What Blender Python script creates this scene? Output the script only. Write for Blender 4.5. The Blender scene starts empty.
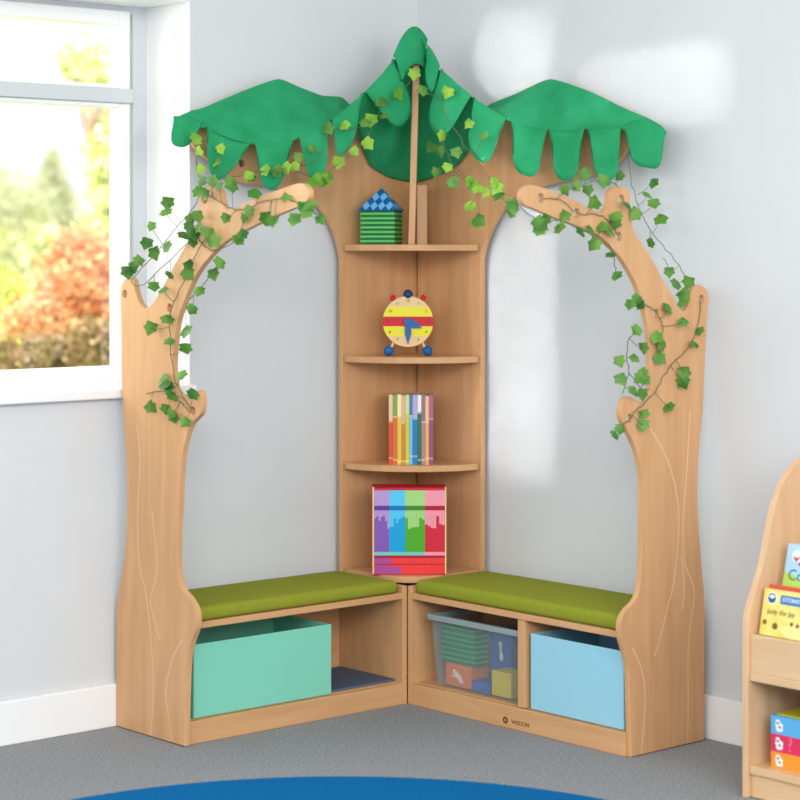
import bpy, bmesh, math, random
from mathutils import Vector, Matrix, noise
random.seed(7)
SC = bpy.context.scene
COL = SC.collection
# ------------------------------------------------------------------ camera, world, lights, exposure
CU, CV, H, YAW, F, Y0 = 4.2122, 4.7263, 1.28, 0.8504, 2100.33, 249.54
fw = Vector((-math.cos(YAW), -math.sin(YAW), 0)); rt = Vector((-math.sin(YAW), math.cos(YAW), 0)); up = Vector((0, 0, 1))
CAM = Vector((CU, CV, H))
cam = bpy.data.cameras.new('camera'); cam_o = bpy.data.objects.new('camera', cam); COL.objects.link(cam_o)
cam_o.matrix_world = Matrix.Translation(CAM) @ Matrix((rt, up, -fw)).transposed().to_4x4()
cam.sensor_width = 36; cam.lens = F/800*36; cam.shift_y = (Y0-400)/800
cam.dof.use_dof = True; cam.dof.focus_distance = 5.75; cam.dof.aperture_fstop = 2.8
SC.camera = cam_o
w = bpy.data.worlds.new('sky'); SC.world = w; w.use_nodes = True
bg = w.node_tree.nodes['Background']; bg.inputs[0].default_value = (0.97, 0.985, 1.0, 1); bg.inputs[1].default_value = 1.1
def area(name, loc, target, sx, sy, power, col=(1, 1, 1), spread=180):
    l = bpy.data.lights.new(name, 'AREA'); l.shape = 'RECTANGLE'; l.size = sx; l.size_y = sy; l.energy = power; l.color = col; l.spread = math.radians(spread)
    o = bpy.data.objects.new(name, l); COL.objects.link(o); o.location = loc
    o.rotation_euler = (Vector(target)-Vector(loc)).to_track_quat('-Z', 'Y').to_euler(); return o
area('added_front_light', (5.0, 1.6, 3.0), (0.4, 0.6, 0.6), 2.0, 2.0, 62, (1.0, 0.97, 0.93))  # unseen key lamp added at the left front to brighten the corner
area('added_side_light', (2.2, 5.2, 2.2), (0.7, 0.0, 0.8), 2.2, 1.8, 74, (1.0, 0.985, 0.97))  # unseen fill lamp added on the right to lift the left wall
area('added_fill_light', (4.2, 4.4, 2.4), (0.1, 0.1, 0.9), 1.6, 1.2, 75, (1.0, 0.97, 0.93))  # unseen fill lamp added near the camera to brighten the shelf recess
area('added_garden_light', (0.0, -4.0, 9.0), (-4.0, -11.0, 0.5), 5, 5, 3000, (1.0, 0.96, 0.86), 120)  # area lamp added above the garden to brighten it
area('window_daylight', (1.75, -0.75, 1.75), (1.2, 2.0, 0.9), 1.0, 1.0, 14, (1.0, 0.97, 0.92))
SC.view_settings.view_transform = 'Standard'; SC.view_settings.look = 'None'; SC.view_settings.gamma = 1
SC.view_settings.exposure = 0.14; SC.view_settings.use_curve_mapping = False
# ------------------------------------------------------------------ measuring helpers (photo frame -> places in the room)
def ray(x, y): return fw + rt*((x-400)/F) + up*((Y0-y)/F)
def at_u(x, y, u): d = ray(x, y); return CAM + d*((u-CU)/d.x)
def at_v(x, y, v): d = ray(x, y); return CAM + d*((v-CV)/d.y)
def at_z(x, y, z): d = ray(x, y); return CAM + d*((z-H)/d.z)
def at_d(x, y, Z): return CAM + ray(x, y)*Z
def at_p(x, y, p, n): d = ray(x, y); return CAM + d*((p-CAM).dot(n)/d.dot(n))
def depth(p): return (Vector(p)-CAM).dot(fw)
A, B, D, HS, R = 1.0669, 1.1358, 0.2907, 0.2966, 0.3139
T = 0.017
# ------------------------------------------------------------------ materials
def mat(name, col, rough=0.5, spec=0.3, **k):
    m = bpy.data.materials.new(name); m.use_nodes = True
    b = m.node_tree.nodes['Principled BSDF']
    b.inputs['Base Color'].default_value = (*col, 1); b.inputs['Roughness'].default_value = rough
    b.inputs['Specular IOR Level'].default_value = spec
    for kk, v in k.items(): b.inputs[kk.replace('_', ' ')].default_value = v
    return m
def s2l(r, g, b):
    f = lambda c: (c/255/12.92 if c/255 <= .04045 else ((c/255+.055)/1.055)**2.4)
    return (f(r), f(g), f(b))
def noisy(name, c1, c2, scale, rough=0.6, bump=0.0, mapscale=(1, 1, 1), detail=4, spec=0.3, lo=.35, hi=.65, bscale=None, alpha=None, coord='Object', dist=0.0):
    m = mat(name, c1, rough, spec); nt = m.node_tree; N = nt.nodes; L = nt.links; b = N['Principled BSDF']
    tc = N.new('ShaderNodeTexCoord'); mp = N.new('ShaderNodeMapping'); mp.inputs['Scale'].default_value = mapscale
    nz = N.new('ShaderNodeTexNoise'); nz.inputs['Scale'].default_value = scale; nz.inputs['Detail'].default_value = detail; nz.inputs['Distortion'].default_value = dist
    rp = N.new('ShaderNodeValToRGB'); rp.color_ramp.elements[0].color = (*c1, 1); rp.color_ramp.elements[1].color = (*c2, 1)
    rp.color_ramp.elements[0].position = lo; rp.color_ramp.elements[1].position = hi
    L.new(tc.outputs[coord], mp.inputs[0]); L.new(mp.outputs[0], nz.inputs['Vector']); L.new(nz.outputs[0], rp.inputs[0]); L.new(rp.outputs[0], b.inputs['Base Color'])
    if bump:
        bp = N.new('ShaderNodeBump'); bp.inputs['Strength'].default_value = bump; bp.inputs['Distance'].default_value = .002
        if bscale:
            n2 = N.new('ShaderNodeTexNoise'); n2.inputs['Scale'].default_value = bscale; L.new(mp.outputs[0], n2.inputs['Vector']); L.new(n2.outputs[0], bp.inputs['Height'])
        else: L.new(nz.outputs[0], bp.inputs['Height'])
        L.new(bp.outputs[0], b.inputs['Normal'])
    return m
WA, WB = s2l(213, 167, 122), s2l(198, 150, 104)
wood_z = noisy('beech_upright', WA, WB, 3.0, 0.42, 0, (9, 9, .9), 6, lo=.3, hi=.75, dist=.6)
wood_x = noisy('beech_along_left', WA, WB, 3.0, 0.42, 0, (.9, 9, 9), 6, lo=.3, hi=.75, dist=.6)
wood_y = noisy('beech_along_right', WA, WB, 3.0, 0.42, 0, (9, .9, 9), 6, lo=.3, hi=.75, dist=.6)
groove_m = mat('pale_groove', s2l(228, 188, 142), .6)
MA, MB_ = s2l(222, 188, 150), s2l(208, 170, 130)
maple_z = noisy('maple_upright', MA, MB_, 3.0, 0.45, 0, (9, 9, .9), 6, lo=.3, hi=.75, dist=.6)
maple_y = noisy('maple_along', s2l(222, 190, 150), s2l(210, 174, 130), 3.0, 0.45, 0, (9, .9, 9), 6, lo=.3, hi=.75, dist=.6)
wall_m = noisy('wall_paint', s2l(209, 213, 216), s2l(212, 216, 219), 3, .9, 0, spec=.05)
white_m = mat('white_gloss_paint', s2l(240, 241, 242), .4)
frame_m = mat('window_frame_paint', s2l(204, 208, 212), .5)
base_m = mat('white_skirting', s2l(238, 240, 242), .5)
carpet_m = noisy('grey_carpet', s2l(120, 123, 127), s2l(164, 167, 170), 190, .95, .6, detail=3, spec=.05)
rug_m = noisy('blue_rug', s2l(8, 92, 150), s2l(14, 108, 168), 400, .95, .5, spec=.05)
cushion_m = noisy('olive_fabric', s2l(134, 142, 42), s2l(146, 152, 52), 300, .9, .15, spec=.1)
canopy_m = noisy('green_fabric', s2l(36, 144, 92), s2l(44, 156, 104), 12, .75, .05, spec=.15, bscale=60)
leaf_m = noisy('ivy_leaf', s2l(40, 98, 28), s2l(104, 150, 62), 18, .5, 0, spec=.3)
leaf_y = noisy('ivy_leaf_yellow', s2l(92, 150, 40), s2l(150, 190, 70), 18, .5, 0, spec=.3)
stem_m = mat('ivy_stem', s2l(96, 104, 78), .7)
stem_g = mat('ivy_stem_grey', s2l(120, 122, 118), .7)
for m_ in (leaf_m, leaf_y, canopy_m): m_.use_backface_culling = False
dark_m = mat('dark_gap', s2l(60, 45, 35), .9)
# ------------------------------------------------------------------ mesh builder
class MB:
    def __init__(s): s.bm = bmesh.new(); s.mi = 0
    def _mark(s, n0):
        for f in list(s.bm.faces)[n0:]: f.material_index = s.mi
    def faces(s, vs, fs, smooth=False):
        b = [s.bm.verts.new(v) for v in vs]
        for f in fs:
            try:
                fc = s.bm.faces.new([b[i] for i in f]); fc.material_index = s.mi; fc.smooth = smooth
            except ValueError: pass
        return s
    def box(s, lo, hi, M=None):
        x0, y0, z0 = lo; x1, y1, z1 = hi
        vs = [Vector(p) for p in ((x0,y0,z0),(x1,y0,z0),(x1,y1,z0),(x0,y1,z0),(x0,y0,z1),(x1,y0,z1),(x1,y1,z1),(x0,y1,z1))]
        if M: vs = [M @ v for v in vs]
        return s.faces(vs, [(0,3,2,1),(4,5,6,7),(0,1,5,4),(1,2,6,5),(2,3,7,6),(3,0,4,7)])
    def prism(s, pts, z0, z1, M=None, smooth=False):
        n = len(pts); vs = [Vector((p[0], p[1], z0)) for p in pts]+[Vector((p[0], p[1], z1)) for p in pts]
        if M: vs = [M @ v for v in vs]
        b = [s.bm.verts.new(v) for v in vs]
        def nf(ix):
            f = s.bm.faces.new([b[i] for i in ix]); f.material_index = s.mi; return f
        nf(range(n-1, -1, -1)); nf(range(n, 2*n))
        for i in range(n):
            f = nf((i, (i+1) % n, n+(i+1) % n, n+i)); f.smooth = smooth
        return s
    def tube(s, path, r, n=6, cap=True):
        path = [Vector(p) for p in path]; rings = []
        rr = r if isinstance(r, (list, tuple)) else [r]*len(path)
        prev = None
        for i, p in enumerate(path):
            t = (path[min(i+1, len(path)-1)]-path[max(i-1, 0)])
            if t.length < 1e-9: t = Vector((0, 0, 1))
            t.normalize()
            a = prev if prev else (Vector((0, 0, 1)) if abs(t.z) < .9 else Vector((1, 0, 0)))
            x = (a - t*a.dot(t)); x.normalize(); prev = x; y = t.cross(x)
            rings.append([s.bm.verts.new(p + (x*math.cos(2*math.pi*k/n)+y*math.sin(2*math.pi*k/n))*rr[i]) for k in range(n)])
        for a, b in zip(rings, rings[1:]):
            for k in range(n):
                f = s.bm.faces.new((a[k], a[(k+1) % n], b[(k+1) % n], b[k])); f.smooth = True; f.material_index = s.mi
        if cap:
            for q, rev in ((rings[0], True), (rings[-1], False)):
                f = s.bm.faces.new(q[::-1] if rev else q); f.material_index = s.mi
        return s
    def ball(s, c, r, seg=16, rings=10, scale=(1, 1, 1)):
        n0 = len(s.bm.faces)
        res = bmesh.ops.create_uvsphere(s.bm, u_segments=seg, v_segments=rings, radius=r, matrix=Matrix.Translation(c) @ Matrix.Diagonal((*scale, 1)))
        for v in res['verts']:
            for f in v.link_faces: f.smooth = True; f.material_index = s.mi
        return s
    def add_mesh(s, me, M):
        vs = [M @ v.co for v in me.vertices]; return s.faces(vs, [tuple(p.vertices) for p in me.polygons])
    def grid(s, P, smooth=True, close=False):
        rows = [[s.bm.verts.new(p) for p in r] for r in P]
        for a, b in zip(rows, rows[1:]):
            for k in range(len(a)-1):
                f = s.bm.faces.new((a[k], a[k+1], b[k+1], b[k])); f.smooth = smooth; f.material_index = s.mi
        return s
    def build(s, name, mats, parent=None, bevel=0, seg=2, solid=0, subdiv=0, normals=True):
        if normals: bmesh.ops.recalc_face_normals(s.bm, faces=s.bm.faces)
        if parent is not None:
            off = parent['_loc'] if '_loc' in parent else (0, 0, 0)
            p = parent
            while p is not None and p.parent is not None and '_loc' not in p: p = p.parent
            bmesh.ops.translate(s.bm, verts=s.bm.verts, vec=-ROOT.get(parent.name, Vector((0, 0, 0))))
        me = bpy.data.meshes.new(name); s.bm.to_mesh(me); s.bm.free()
        for m in (mats if isinstance(mats, (list, tuple)) else [mats]): me.materials.append(m)
        o = bpy.data.objects.new(name, me); COL.objects.link(o)
        if parent is not None:
            o.parent = parent; ROOT[o.name] = ROOT.get(parent.name, Vector((0, 0, 0)))
        if solid:
            md = o.modifiers.new('s', 'SOLIDIFY'); md.thickness = solid; md.offset = 0
        if bevel:
            md = o.modifiers.new('b', 'BEVEL'); md.width = bevel; md.segments = seg; md.limit_method = 'ANGLE'; md.angle_limit = .6
        if subdiv:
            md = o.modifiers.new('u', 'SUBSURF'); md.levels = subdiv; md.render_levels = subdiv
        return o
ROOT = {}
def thing(name, label, cat, loc, group=None):
    o = bpy.data.objects.new(name, None); COL.objects.link(o); o.location = loc; o.empty_display_size = .05
    ROOT[o.name] = Vector(loc); o['label'] = label; o['category'] = cat
    if group: o['group'] = group
    return o
def solo(o, label, cat, group=None, kind=None):
    o['label'] = label; o['category'] = cat
    me = o.data; c = sum((v.co for v in me.vertices), Vector())/max(1, len(me.vertices)); c.z = min(v.co.z for v in me.vertices)
    me.transform(Matrix.Translation(-c)); o.location = c
    if group: o['group'] = group
    if kind: o['kind'] = kind
    return o
def struct(o): o['kind'] = 'structure'; return o
def cr(pts, n=5, closed=False):
    out = []; N = len(pts); P = [Vector(p) for p in pts]
    rng = range(N if closed else N-1)
    for i in rng:
        p1, p2 = P[i], P[(i+1) % N]
        p0 = P[(i-1) % N] if (closed or i > 0) else p1
        p3 = P[(i+2) % N] if (closed or i+2 < N) else p2
        if (p1-p2).length < 1e-9: continue
        for k in range(n):
            t = k/n
            out.append(.5*((2*p1)+(p2-p0)*t+(2*p0-5*p1+4*p2-p3)*t*t+(-p0+3*p1-3*p2+p3)*t**3))
    if not closed: out.append(P[-1])
    return out
def curve_mesh(splines, thick, bevel=.0015):
    cu = bpy.data.curves.new('tmp', 'CURVE'); cu.dimensions = '2D'; cu.fill_mode = 'BOTH'; cu.extrude = thick/2-bevel; cu.bevel_depth = bevel; cu.bevel_resolution = 1; cu.offset = -bevel
    for sp in splines:
        s_ = cu.splines.new('POLY'); s_.points.add(len(sp)-1); s_.use_cyclic_u = True
        for p, q in zip(s_.points, sp): p.co = (q[0], q[1], 0, 1)
    o = bpy.data.objects.new('tmp', cu); COL.objects.link(o)
    dg = bpy.context.evaluated_depsgraph_get(); me = bpy.data.meshes.new_from_object(o.evaluated_get(dg))
    bpy.data.objects.remove(o); return me
def text_mesh(s, size, align='CENTER'):
    cu = bpy.data.curves.new('tmp', 'FONT'); cu.body = s; cu.size = size; cu.align_x = align; cu.align_y = 'CENTER'; cu.extrude = .0003; cu.resolution_u = 3
    o = bpy.data.objects.new('tmp', cu); COL.objects.link(o)
    dg = bpy.context.evaluated_depsgraph_get(); me = bpy.data.meshes.new_from_object(o.evaluated_get(dg))
    bpy.data.objects.remove(o); return me
def frame(o, x, y): # matrix with axes x,y and their cross product
    x = Vector(x).normalized(); y = Vector(y).normalized(); z = x.cross(y)
    M = Matrix((x, y, z)).transposed().to_4x4(); M.translation = o; return M
def circ(cx, cy, r, n=20, ry=None): return [(cx+r*math.cos(2*math.pi*k/n), cy+(ry or r)*math.sin(2*math.pi*k/n)) for k in range(n)]
# ------------------------------------------------------------------ room shell
WV = WU = -0.028      # wall planes
HT = 2.75
we = at_v(190, 60, WV).x          # window opening edge nearest the corner
sill_z = at_v(160, 391, WV).z
top_z = at_v(190, 1, WV).z; st = at_v(0, 395, WV+.03).z
W1 = we+1.9; DEP = .205
m = MB()
m.box((WU-.12, WV-.3, -.02), (we, WV, HT)); m.box((W1, WV-.3, -.02), (4.4, WV, HT))
m.box((we, WV-.3, -.02), (W1, WV, st-.026)); m.box((we, WV-.3, top_z), (W1, WV, HT))
struct(m.build('wall_left', wall_m))
struct(MB().box((WU-.12, WV, -.02), (WU, 4.4, HT)).build('wall_right', wall_m))
struct(MB().box((WU-.12, WV-.3, -.05), (6.5, 6.5, 0)).build('floor', carpet_m))
struct(MB().box((WU-.12, WV-.3, HT), (4.4, 4.4, HT+.06)).build('ceiling', mat('ceiling_paint', s2l(236, 238, 238), .9, .05)))
bh = .114
def skirting(name, pts_lo):
    return struct(pts_lo.build(name, base_m, bevel=.003))
skirting('baseboard_left', MB().box((WU+.02, WV, 0), (4.4, WV+.014, bh)))
skirting('baseboard_right', MB().box((WU, WV+.016, 0), (WU+.014, 4.4, bh)))
# narrow unseen lamps added to throw bright patches on the right wall
def patch(name, x0, y0, x1, y1, power, vs, zs):
    a, b = at_u(x0, y0, WU), at_u(x1, y1, WU); c = (a+b)/2
    src = Vector((2.6, c.y+vs, c.z+zs)); d = (src-c).normalized()
    area(name, src, c, abs(b.y-a.y)*abs(d.x), abs(a.z-b.z), power, (1, .99, .97), 2.5)
patch('added_wall_beam', 480, 20, 552, 480, .5, 1.15, .1)
patch('added_high_beam', 585, 58, 728, 118, .09, .9, .3)
# window in the left wall
vd = WV-DEP
win = MB()
gx0 = at_v(119.5, 200, vd+.012).x                                             # glass edge
vf = vd+.012; gb = at_v(119, 366, vf).z; gt = at_v(0, 15, vf).z; t0 = at_v(0, 96, vd+.03).z-.012; t1 = at_v(0, 81, vd+.03).z+.012
fr = MB()
fr.box((we, vd-.05, sill_z-.03), (we+.05, vd, top_z)); fr.box((W1-.05, vd-.05, sill_z-.03), (W1, vd, top_z))
fr.box((we+.05, vd-.05, sill_z-.03), (W1-.05, vd, sill_z+.012)); fr.box((we+.05, vd-.05, top_z-.025), (W1-.05, vd, top_z))
win_o = struct(fr.build('window_1', frame_m, bevel=.003))
mid = (gx0+W1)/2+.25
sash = MB()
def sash_frame(x0, x1, z0, z1, wdt, wb, wt):
    sash.box((x0-wdt, vd-.04, z0-wb), (x0, vd+.012, z1+wt)); sash.box((x1, vd-.04, z0-wb), (x1+wdt, vd+.012, z1+wt))
    sash.box((x0, vd-.04, z0-wb), (x1, vd+.012, z0)); sash.box((x0, vd-.04, z1), (x1, vd+.012, z1+wt))
sash_frame(gx0, W1-.1, gb, t0, .036, .05, .012); sash_frame(gx0, W1-.1, t1, gt, .036, .012, .04)
sash.build('sash', white_m, win_o, bevel=.003)
tr = MB().box((gx0-.036, vd-.04, t0+.012), (W1-.06, vd+.03, t1-.012)).build('transom', frame_m, win_o, bevel=.004)
gm = bpy.data.materials.new('window_glass'); gm.use_nodes = True
nt = gm.node_tree; nt.nodes.clear(); out = nt.nodes.new('ShaderNodeOutputMaterial'); mx = nt.nodes.new('ShaderNodeMixShader'); mx.inputs[0].default_value = .05
tb = nt.nodes.new('ShaderNodeBsdfTransparent'); gl = nt.nodes.new('ShaderNodeBsdfGlossy'); gl.inputs['Roughness'].default_value = .03
nt.links.new(tb.outputs[0], mx.inputs[1]); nt.links.new(gl.outputs[0], mx.inputs[2]); nt.links.new(mx.outputs[0], out.inputs[0])
g = MB().box((gx0, vd-.02, gb), (W1-.1, vd-.016, t0)).box((gx0, vd-.02, t1), (W1-.1, vd-.016, gt)).build('pane', gm, win_o)
st = at_v(0, 395, WV+.03).z
struct(MB().box((we, WV-DEP, st), (we+.003, WV+.001, top_z-.003)).box((we, WV-DEP, top_z-.003), (W1, WV+.001, top_z)).build('trim_2', white_m))['label'] = 'white lining of the window recess'
struct(MB().box((we-.004, vd, st-.026), (W1, WV+.03, st)).build('trim_1', white_m, bevel=.004))['label'] = 'white window sill'
# ------------------------------------------------------------------ garden outside the window
struct(MB().box((-30, -60, -.25), (30, WV-.31, -.2)).build('lawn', noisy('lawn', s2l(150, 190, 90), s2l(200, 215, 130), 2, .9)))
def tree(name, label, cat, base, crown, mats, trunk_r, n, size, branch=True, squash=1, seed=1):
    rnd = random.Random(seed); base = Vector(base)
    o = thing(name, label, cat, base)
    tk = MB(); c0 = crown[0][0]
    tk.tube([base, base+(Vector(c0)-base)*.5+Vector((.05, 0, 0)), Vector(c0)], [trunk_r, trunk_r*.8, trunk_r*.4], 8)
    for c, r in crown:
        c = Vector(c)
        for k in range(4):
            e = c+Vector((rnd.uniform(-1, 1), rnd.uniform(-1, 1), rnd.uniform(-.2, .9)))*r*.8
            s_ = base.lerp(Vector(c0), rnd.uniform(.5, .95)); tk.tube([s_, (s_+e)/2+Vector((0, 0, .1*r)), e], [trunk_r*.35, trunk_r*.22, trunk_r*.08], 5)
    tk.build('trunk', bark_m, o)
    fo = MB()
    tot = sum(r**2 for c, r in crown)
    for c, r in crown:
        c = Vector(c)
        for k in range(int(n*r*r/tot)):
            d = Vector((rnd.gauss(0, 1), rnd.gauss(0, 1), rnd.gauss(0, 1))).normalized()*r*rnd.uniform(.45, 1.05); d.z *= squash
            d *= 1+.25*noise.noise(d*2.2/r+c)
            p = c+d; a = Vector((rnd.gauss(0, 1), rnd.gauss(0, 1), rnd.gauss(0, 1))).normalized(); b = a.orthogonal().normalized()
            q = a.cross(b); L = size*rnd.uniform(.6, 1.3); fo.mi = rnd.randrange(len(mats))
            fo.faces([p-b*L*.5, p+q*L*.28, p+b*L*.5, p-q*L*.28], [(0, 1, 2, 3)])
    fo.build('foliage', mats, o, normals=False)
    return o
bark_m = noisy('bark', s2l(110, 90, 70), s2l(150, 128, 100), 8, .9)
def lm(name, c):
    m = mat(name, s2l(*c), .8, .1); nt = m.node_tree; b = nt.nodes['Principled BSDF']; tl = nt.nodes.new('ShaderNodeBsdfTranslucent'); tl.inputs[0].default_value = (*s2l(*c), 1)
    ad = nt.nodes.new('ShaderNodeMixShader'); ad.inputs[0].default_value = .5
    nt.links.new(b.outputs[0], ad.inputs[1]); nt.links.new(tl.outputs[0], ad.inputs[2]); nt.links.new(ad.outputs[0], nt.nodes['Material Output'].inputs[0]); return m
g_pale = [lm('leaf_pale_%d' % i, c) for i, c in enumerate([(222, 224, 190), (208, 214, 172), (230, 230, 206)])]
g_lime = [lm('leaf_lime_%d' % i, c) for i, c in enumerate([(196, 204, 116), (176, 188, 92), (212, 214, 146)])]
g_org = [lm('leaf_orange_%d' % i, c) for i, c in enumerate([(224, 160, 122), (212, 144, 106), (230, 182, 148), (206, 168, 128)])]
g_gld = [lm('leaf_gold_%d' % i, c) for i, c in enumerate([(160, 140, 104), (138, 124, 84), (186, 160, 126)])]
def P3(x, y, Z): return tuple(at_d(x, y, Z))
def gr(x, Z): p = at_d(x, 300, Z); return (p.x, p.y, -.2)
tree('maple_shrub', 'orange maple shrub just outside the window', 'shrub', gr(85, 11.5),
     [(P3(85, 285, 11.5), .32), (P3(48, 318, 11.3), .22), (P3(112, 262, 11.6), .26), (P3(120, 320, 11.5), .28), (P3(75, 246, 11.6), .15), (P3(20, 322, 11.3), .14), (P3(150, 290, 11.6), .3)], g_org, .035, 9000, .045, squash=.75, seed=3)
tree('low_shrub', 'brown olive shrub at the foot of the orange maple, low in the window', 'shrub', gr(70, 10.2),
     [(P3(90, 354, 10.2), .18), (P3(45, 370, 10.2), .18), (P3(5, 367, 10.2), .18), (P3(130, 357, 10.2), .18)], g_gld, .02, 3500, .05, seed=4)
tree('lime_shrub', 'bright lime green shrub left of the orange maple', 'shrub', gr(5, 12.5),
     [(P3(8, 305, 12.5), .18), (P3(-30, 300, 12.5), .3), (P3(15, 330, 12.4), .14)], g_lime, .02, 3000, .05, seed=5)
tree('leafy_tree', 'yellow green tree at the right side of the window with high loose branches', 'tree', gr(135, 16),
     [(P3(118, 165, 16), .3), (P3(150, 180, 16), .5), (P3(112, 215, 16), .28), (P3(85, 60, 16), .2), (P3(110, 70, 16), .22), (P3(70, 62, 16), .12), (P3(116, 112, 16), .16), (P3(150, 80, 16), .4)], g_lime+g_pale, .09, 4200, .075, seed=6)
tree('conifer', 'pale pointed conifer standing far off in the garden', 'tree', gr(52, 26),
     [(P3(52, 200, 26), .3), (P3(52, 180, 26), .2), (P3(52, 163, 26), .12), (P3(52, 153, 26), .06), (P3(50, 225, 26), .45)], g_pale, .08, 3000, .09, seed=8)
tree('broad_tree', 'pale rounded tree at the left edge of the window', 'tree', gr(0, 24),
     [(P3(5, 215, 24), .55), (P3(-30, 200, 24), .6), (P3(20, 235, 24), .4)], g_pale, .1, 3500, .09, seed=9)
tree('hedge', 'pale green hedge stretching behind the orange maple', 'hedge', gr(70, 22),
     [(P3(x, 262, 22), .42) for x in (-10, 20, 50, 80, 110, 140)]+[(P3(x, 300, 22), .45) for x in (-10, 20, 50, 80, 110, 140)]+[(P3(x, 335, 22), .45) for x in (-10, 20, 50, 80, 110, 140)], g_pale+g_lime[:1], .05, 11000, .1, seed=10)
# ------------------------------------------------------------------ benches with tree end panels
LEFT = [(184.5,746.3),(184.5,746.3),(115.5,727.5),(115.5,727.5),(116,650),(116.5,612),(119,590),(124,560),(126.5,530),(127.3,495),(126.3,460),(124,430),(122,396),(121.5,340),(120.5,300),(121,288),(124,281),(129,277.5),(133,280),(135,290),(138,300),(142,306.5),(146,308.5),(151,305),(160,292),(172,269),(184,248),(195,229),(198,213),(199,199),(202,189),(208,185.5),(216,187),(220.5,193),(222.5,203),(226,208.5),(234,208),(251,200.6),(275,191),(297,183.5),(304.5,185),(308.5,191.5),(307,199.5),(299,205.5),(275,216),(252,226.5),(226,241),(207,259.5),(194,278),(184,301),(177.4,320.5),(174.4,342.5),(172.8,365),(174.6,385),(179,393.5),(184,396.5),(189,395.5),(194,391.5),(198.7,390.5),(201.5,396),(202,405),(200,414),(195,419.5),(190.5,425),(186.5,436),(182.8,450),(180.5,471),(179,504),(177,545),(177.5,572),(182,589),(190,599),(196,612),(196,628),(190.5,644),(187,664),(185.6,700)]
LH = [(124.5,294),(169.5,308),(204.7,199),(248,209.5),(209,233.5),(285,197.5),(192.5,411)]
RIGHT = [(631.5,757),(631.5,757),(630,710),(629,672),(625,652),(621,637),(621,622),(626,611),(635,601),(639.5,590),(641.5,570),(642.5,545),(642.5,504),(642,476),(637,451),(629,433),(622.5,421),(621,410),(624,400),(629,396.5),(635,399),(641,402.5),(646.5,401.5),(649.7,395),(651,380),(650,346),(648,324),(642,301),(635,281),(622,259),(612,248),(598,236.5),(577,226),(558,219),(535,209),(525,205),(521.5,198),(523,190),(528,185.5),(536,185.5),(558,193),(580,203),(597,211),(605,210),(608.5,203),(609.4,193),(613,188),(619,186.5),(626,188.4),(630,194.5),(630.3,211.5),(635,232.5),(651,257),(663,280),(673.5,297),(677.5,306),(682,310.5),(686,309.5),(689,303),(691,292),(694.5,286),(700,285),(706,289),(708.5,296),(707.5,315),(705.5,350),(704,380),(703,407),(699,449),(697.5,490),(699,531),(702.5,575),(704.5,602),(704.5,670),(704,741.5),(704,741.5)]
RH = [(541,198),(577,213),(621.6,199.5),(619,236.5),(656.5,313.7),(701.5,299.5),(630,418.5)]
GL = [[(151,742),(153,700),(152,650),(147,600),(139,560),(138,510),(140,460),(137,425)],[(172,741),(168,710),(166,690),(172,660),(182,640)],[(150,600),(157,570),(155,540),(152,510)],[(160,640),(152,610),(150,600)]]
GR_ = [[(641,754),(644,720),(645,690),(640,665),(632,648)],[(687.5,744),(688,700),(688,650),(691,620),(694,590),(684,560),(683,520),(686,480),(690,410)],[(654.5,656),(660,638),(668,605),(674,580),(678,540),(678,505),(671,470),(660,445),(650,428)],[(682,610),(684,590),(683,570),(681,555)]]
def tree_panel(out, holes, gro, side, parent):
    if side == 'L':
        W = lambda x, y: at_u(x, y, A); M = Matrix(((0, 0, 1, A-T/2), (1, 0, 0, 0), (0, 1, 0, 0), (0, 0, 0, 1))); k = 1
    else:
        W = lambda x, y: at_v(x, y, B); M = Matrix(((1, 0, 0, 0), (0, 0, 1, B-T/2), (0, 1, 0, 0), (0, 0, 0, 1))); k = 0
    pl = [(max(W(*q)[k], -.012), max(0.002, W(*q).z)) for q in out]
    pl = [(p.x, p.y) for p in cr([(*p, 0) for p in pl], 4, True)]
    hs = []
    for h_ in holes:
        c = W(*h_); hs.append(circ(c[k], c.z, .0115, 18))
    m = MB(); m.add_mesh(curve_mesh([pl]+hs, T), M)
    m.mi = 1
    for gpx in gro:
        c = cr([(W(*q)[k], max(.004, W(*q).z), 0) for q in gpx], 6)
        P = []
        for i, p in enumerate(c):
            t = (c[min(i+1, len(c)-1)]-c[max(i-1, 0)]).normalized(); nrm = Vector((-t.y, t.x, 0))*.0022
            P.append([M @ Vector((q.x, q.y, T/2+.0004)) for q in (p-nrm, p+nrm)])
        m.grid(P, False)
    return m.build('tree_panel', [wood_z, groove_m], parent, normals=False)
SB = T
zb = at_d(410, 578, depth((.275, .275, 0))).z
lb = thing('storage_bench', 'beech bench under the window wall with tree shaped end panel, holding the mint box', 'bench', (.68, D/2, 0), 'tree benches')
tree_panel(LEFT, LH, GL, 'L', lb)
MB().box((D+T, 0, HS), (A-T, D, HS+SB)).build('seat_board', wood_x, lb, bevel=.002)
MB().box((D, 0, .048), (A-T, D-.018, .062)).build('base_board', wood_x, lb, bevel=.001)
MB().box((D+T, D-.017, 0), (A-T, D, .06)).build('plinth', wood_x, lb, bevel=.002)
MB().prism([(0, 0), (D-.001, 0), (D-.001, zb-.0185), (.022, zb-.0185), (.022, HS+SB), (0, HS+SB)], D, D+T, Matrix(((0, 0, 1, 0), (1, 0, 0, 0), (0, 1, 0, 0), (0, 0, 0, 1)))).build('side_panel', wood_z, lb, bevel=.0015)
MB().box((D+T, 0, .062), (A-T, .01, HS)).build('back_board', wood_x, lb, bevel=.0015)
rb = thing('storage_bench', 'beech bench with tree shaped end panel, holding the clear bin and the blue box', 'bench', (D/2, .71, 0), 'tree benches')
tree_panel(RIGHT, RH, GR_, 'R', rb)
dv0 = at_u(516.5, 660, D).y; dv1 = at_u(524, 660, D).y
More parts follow.
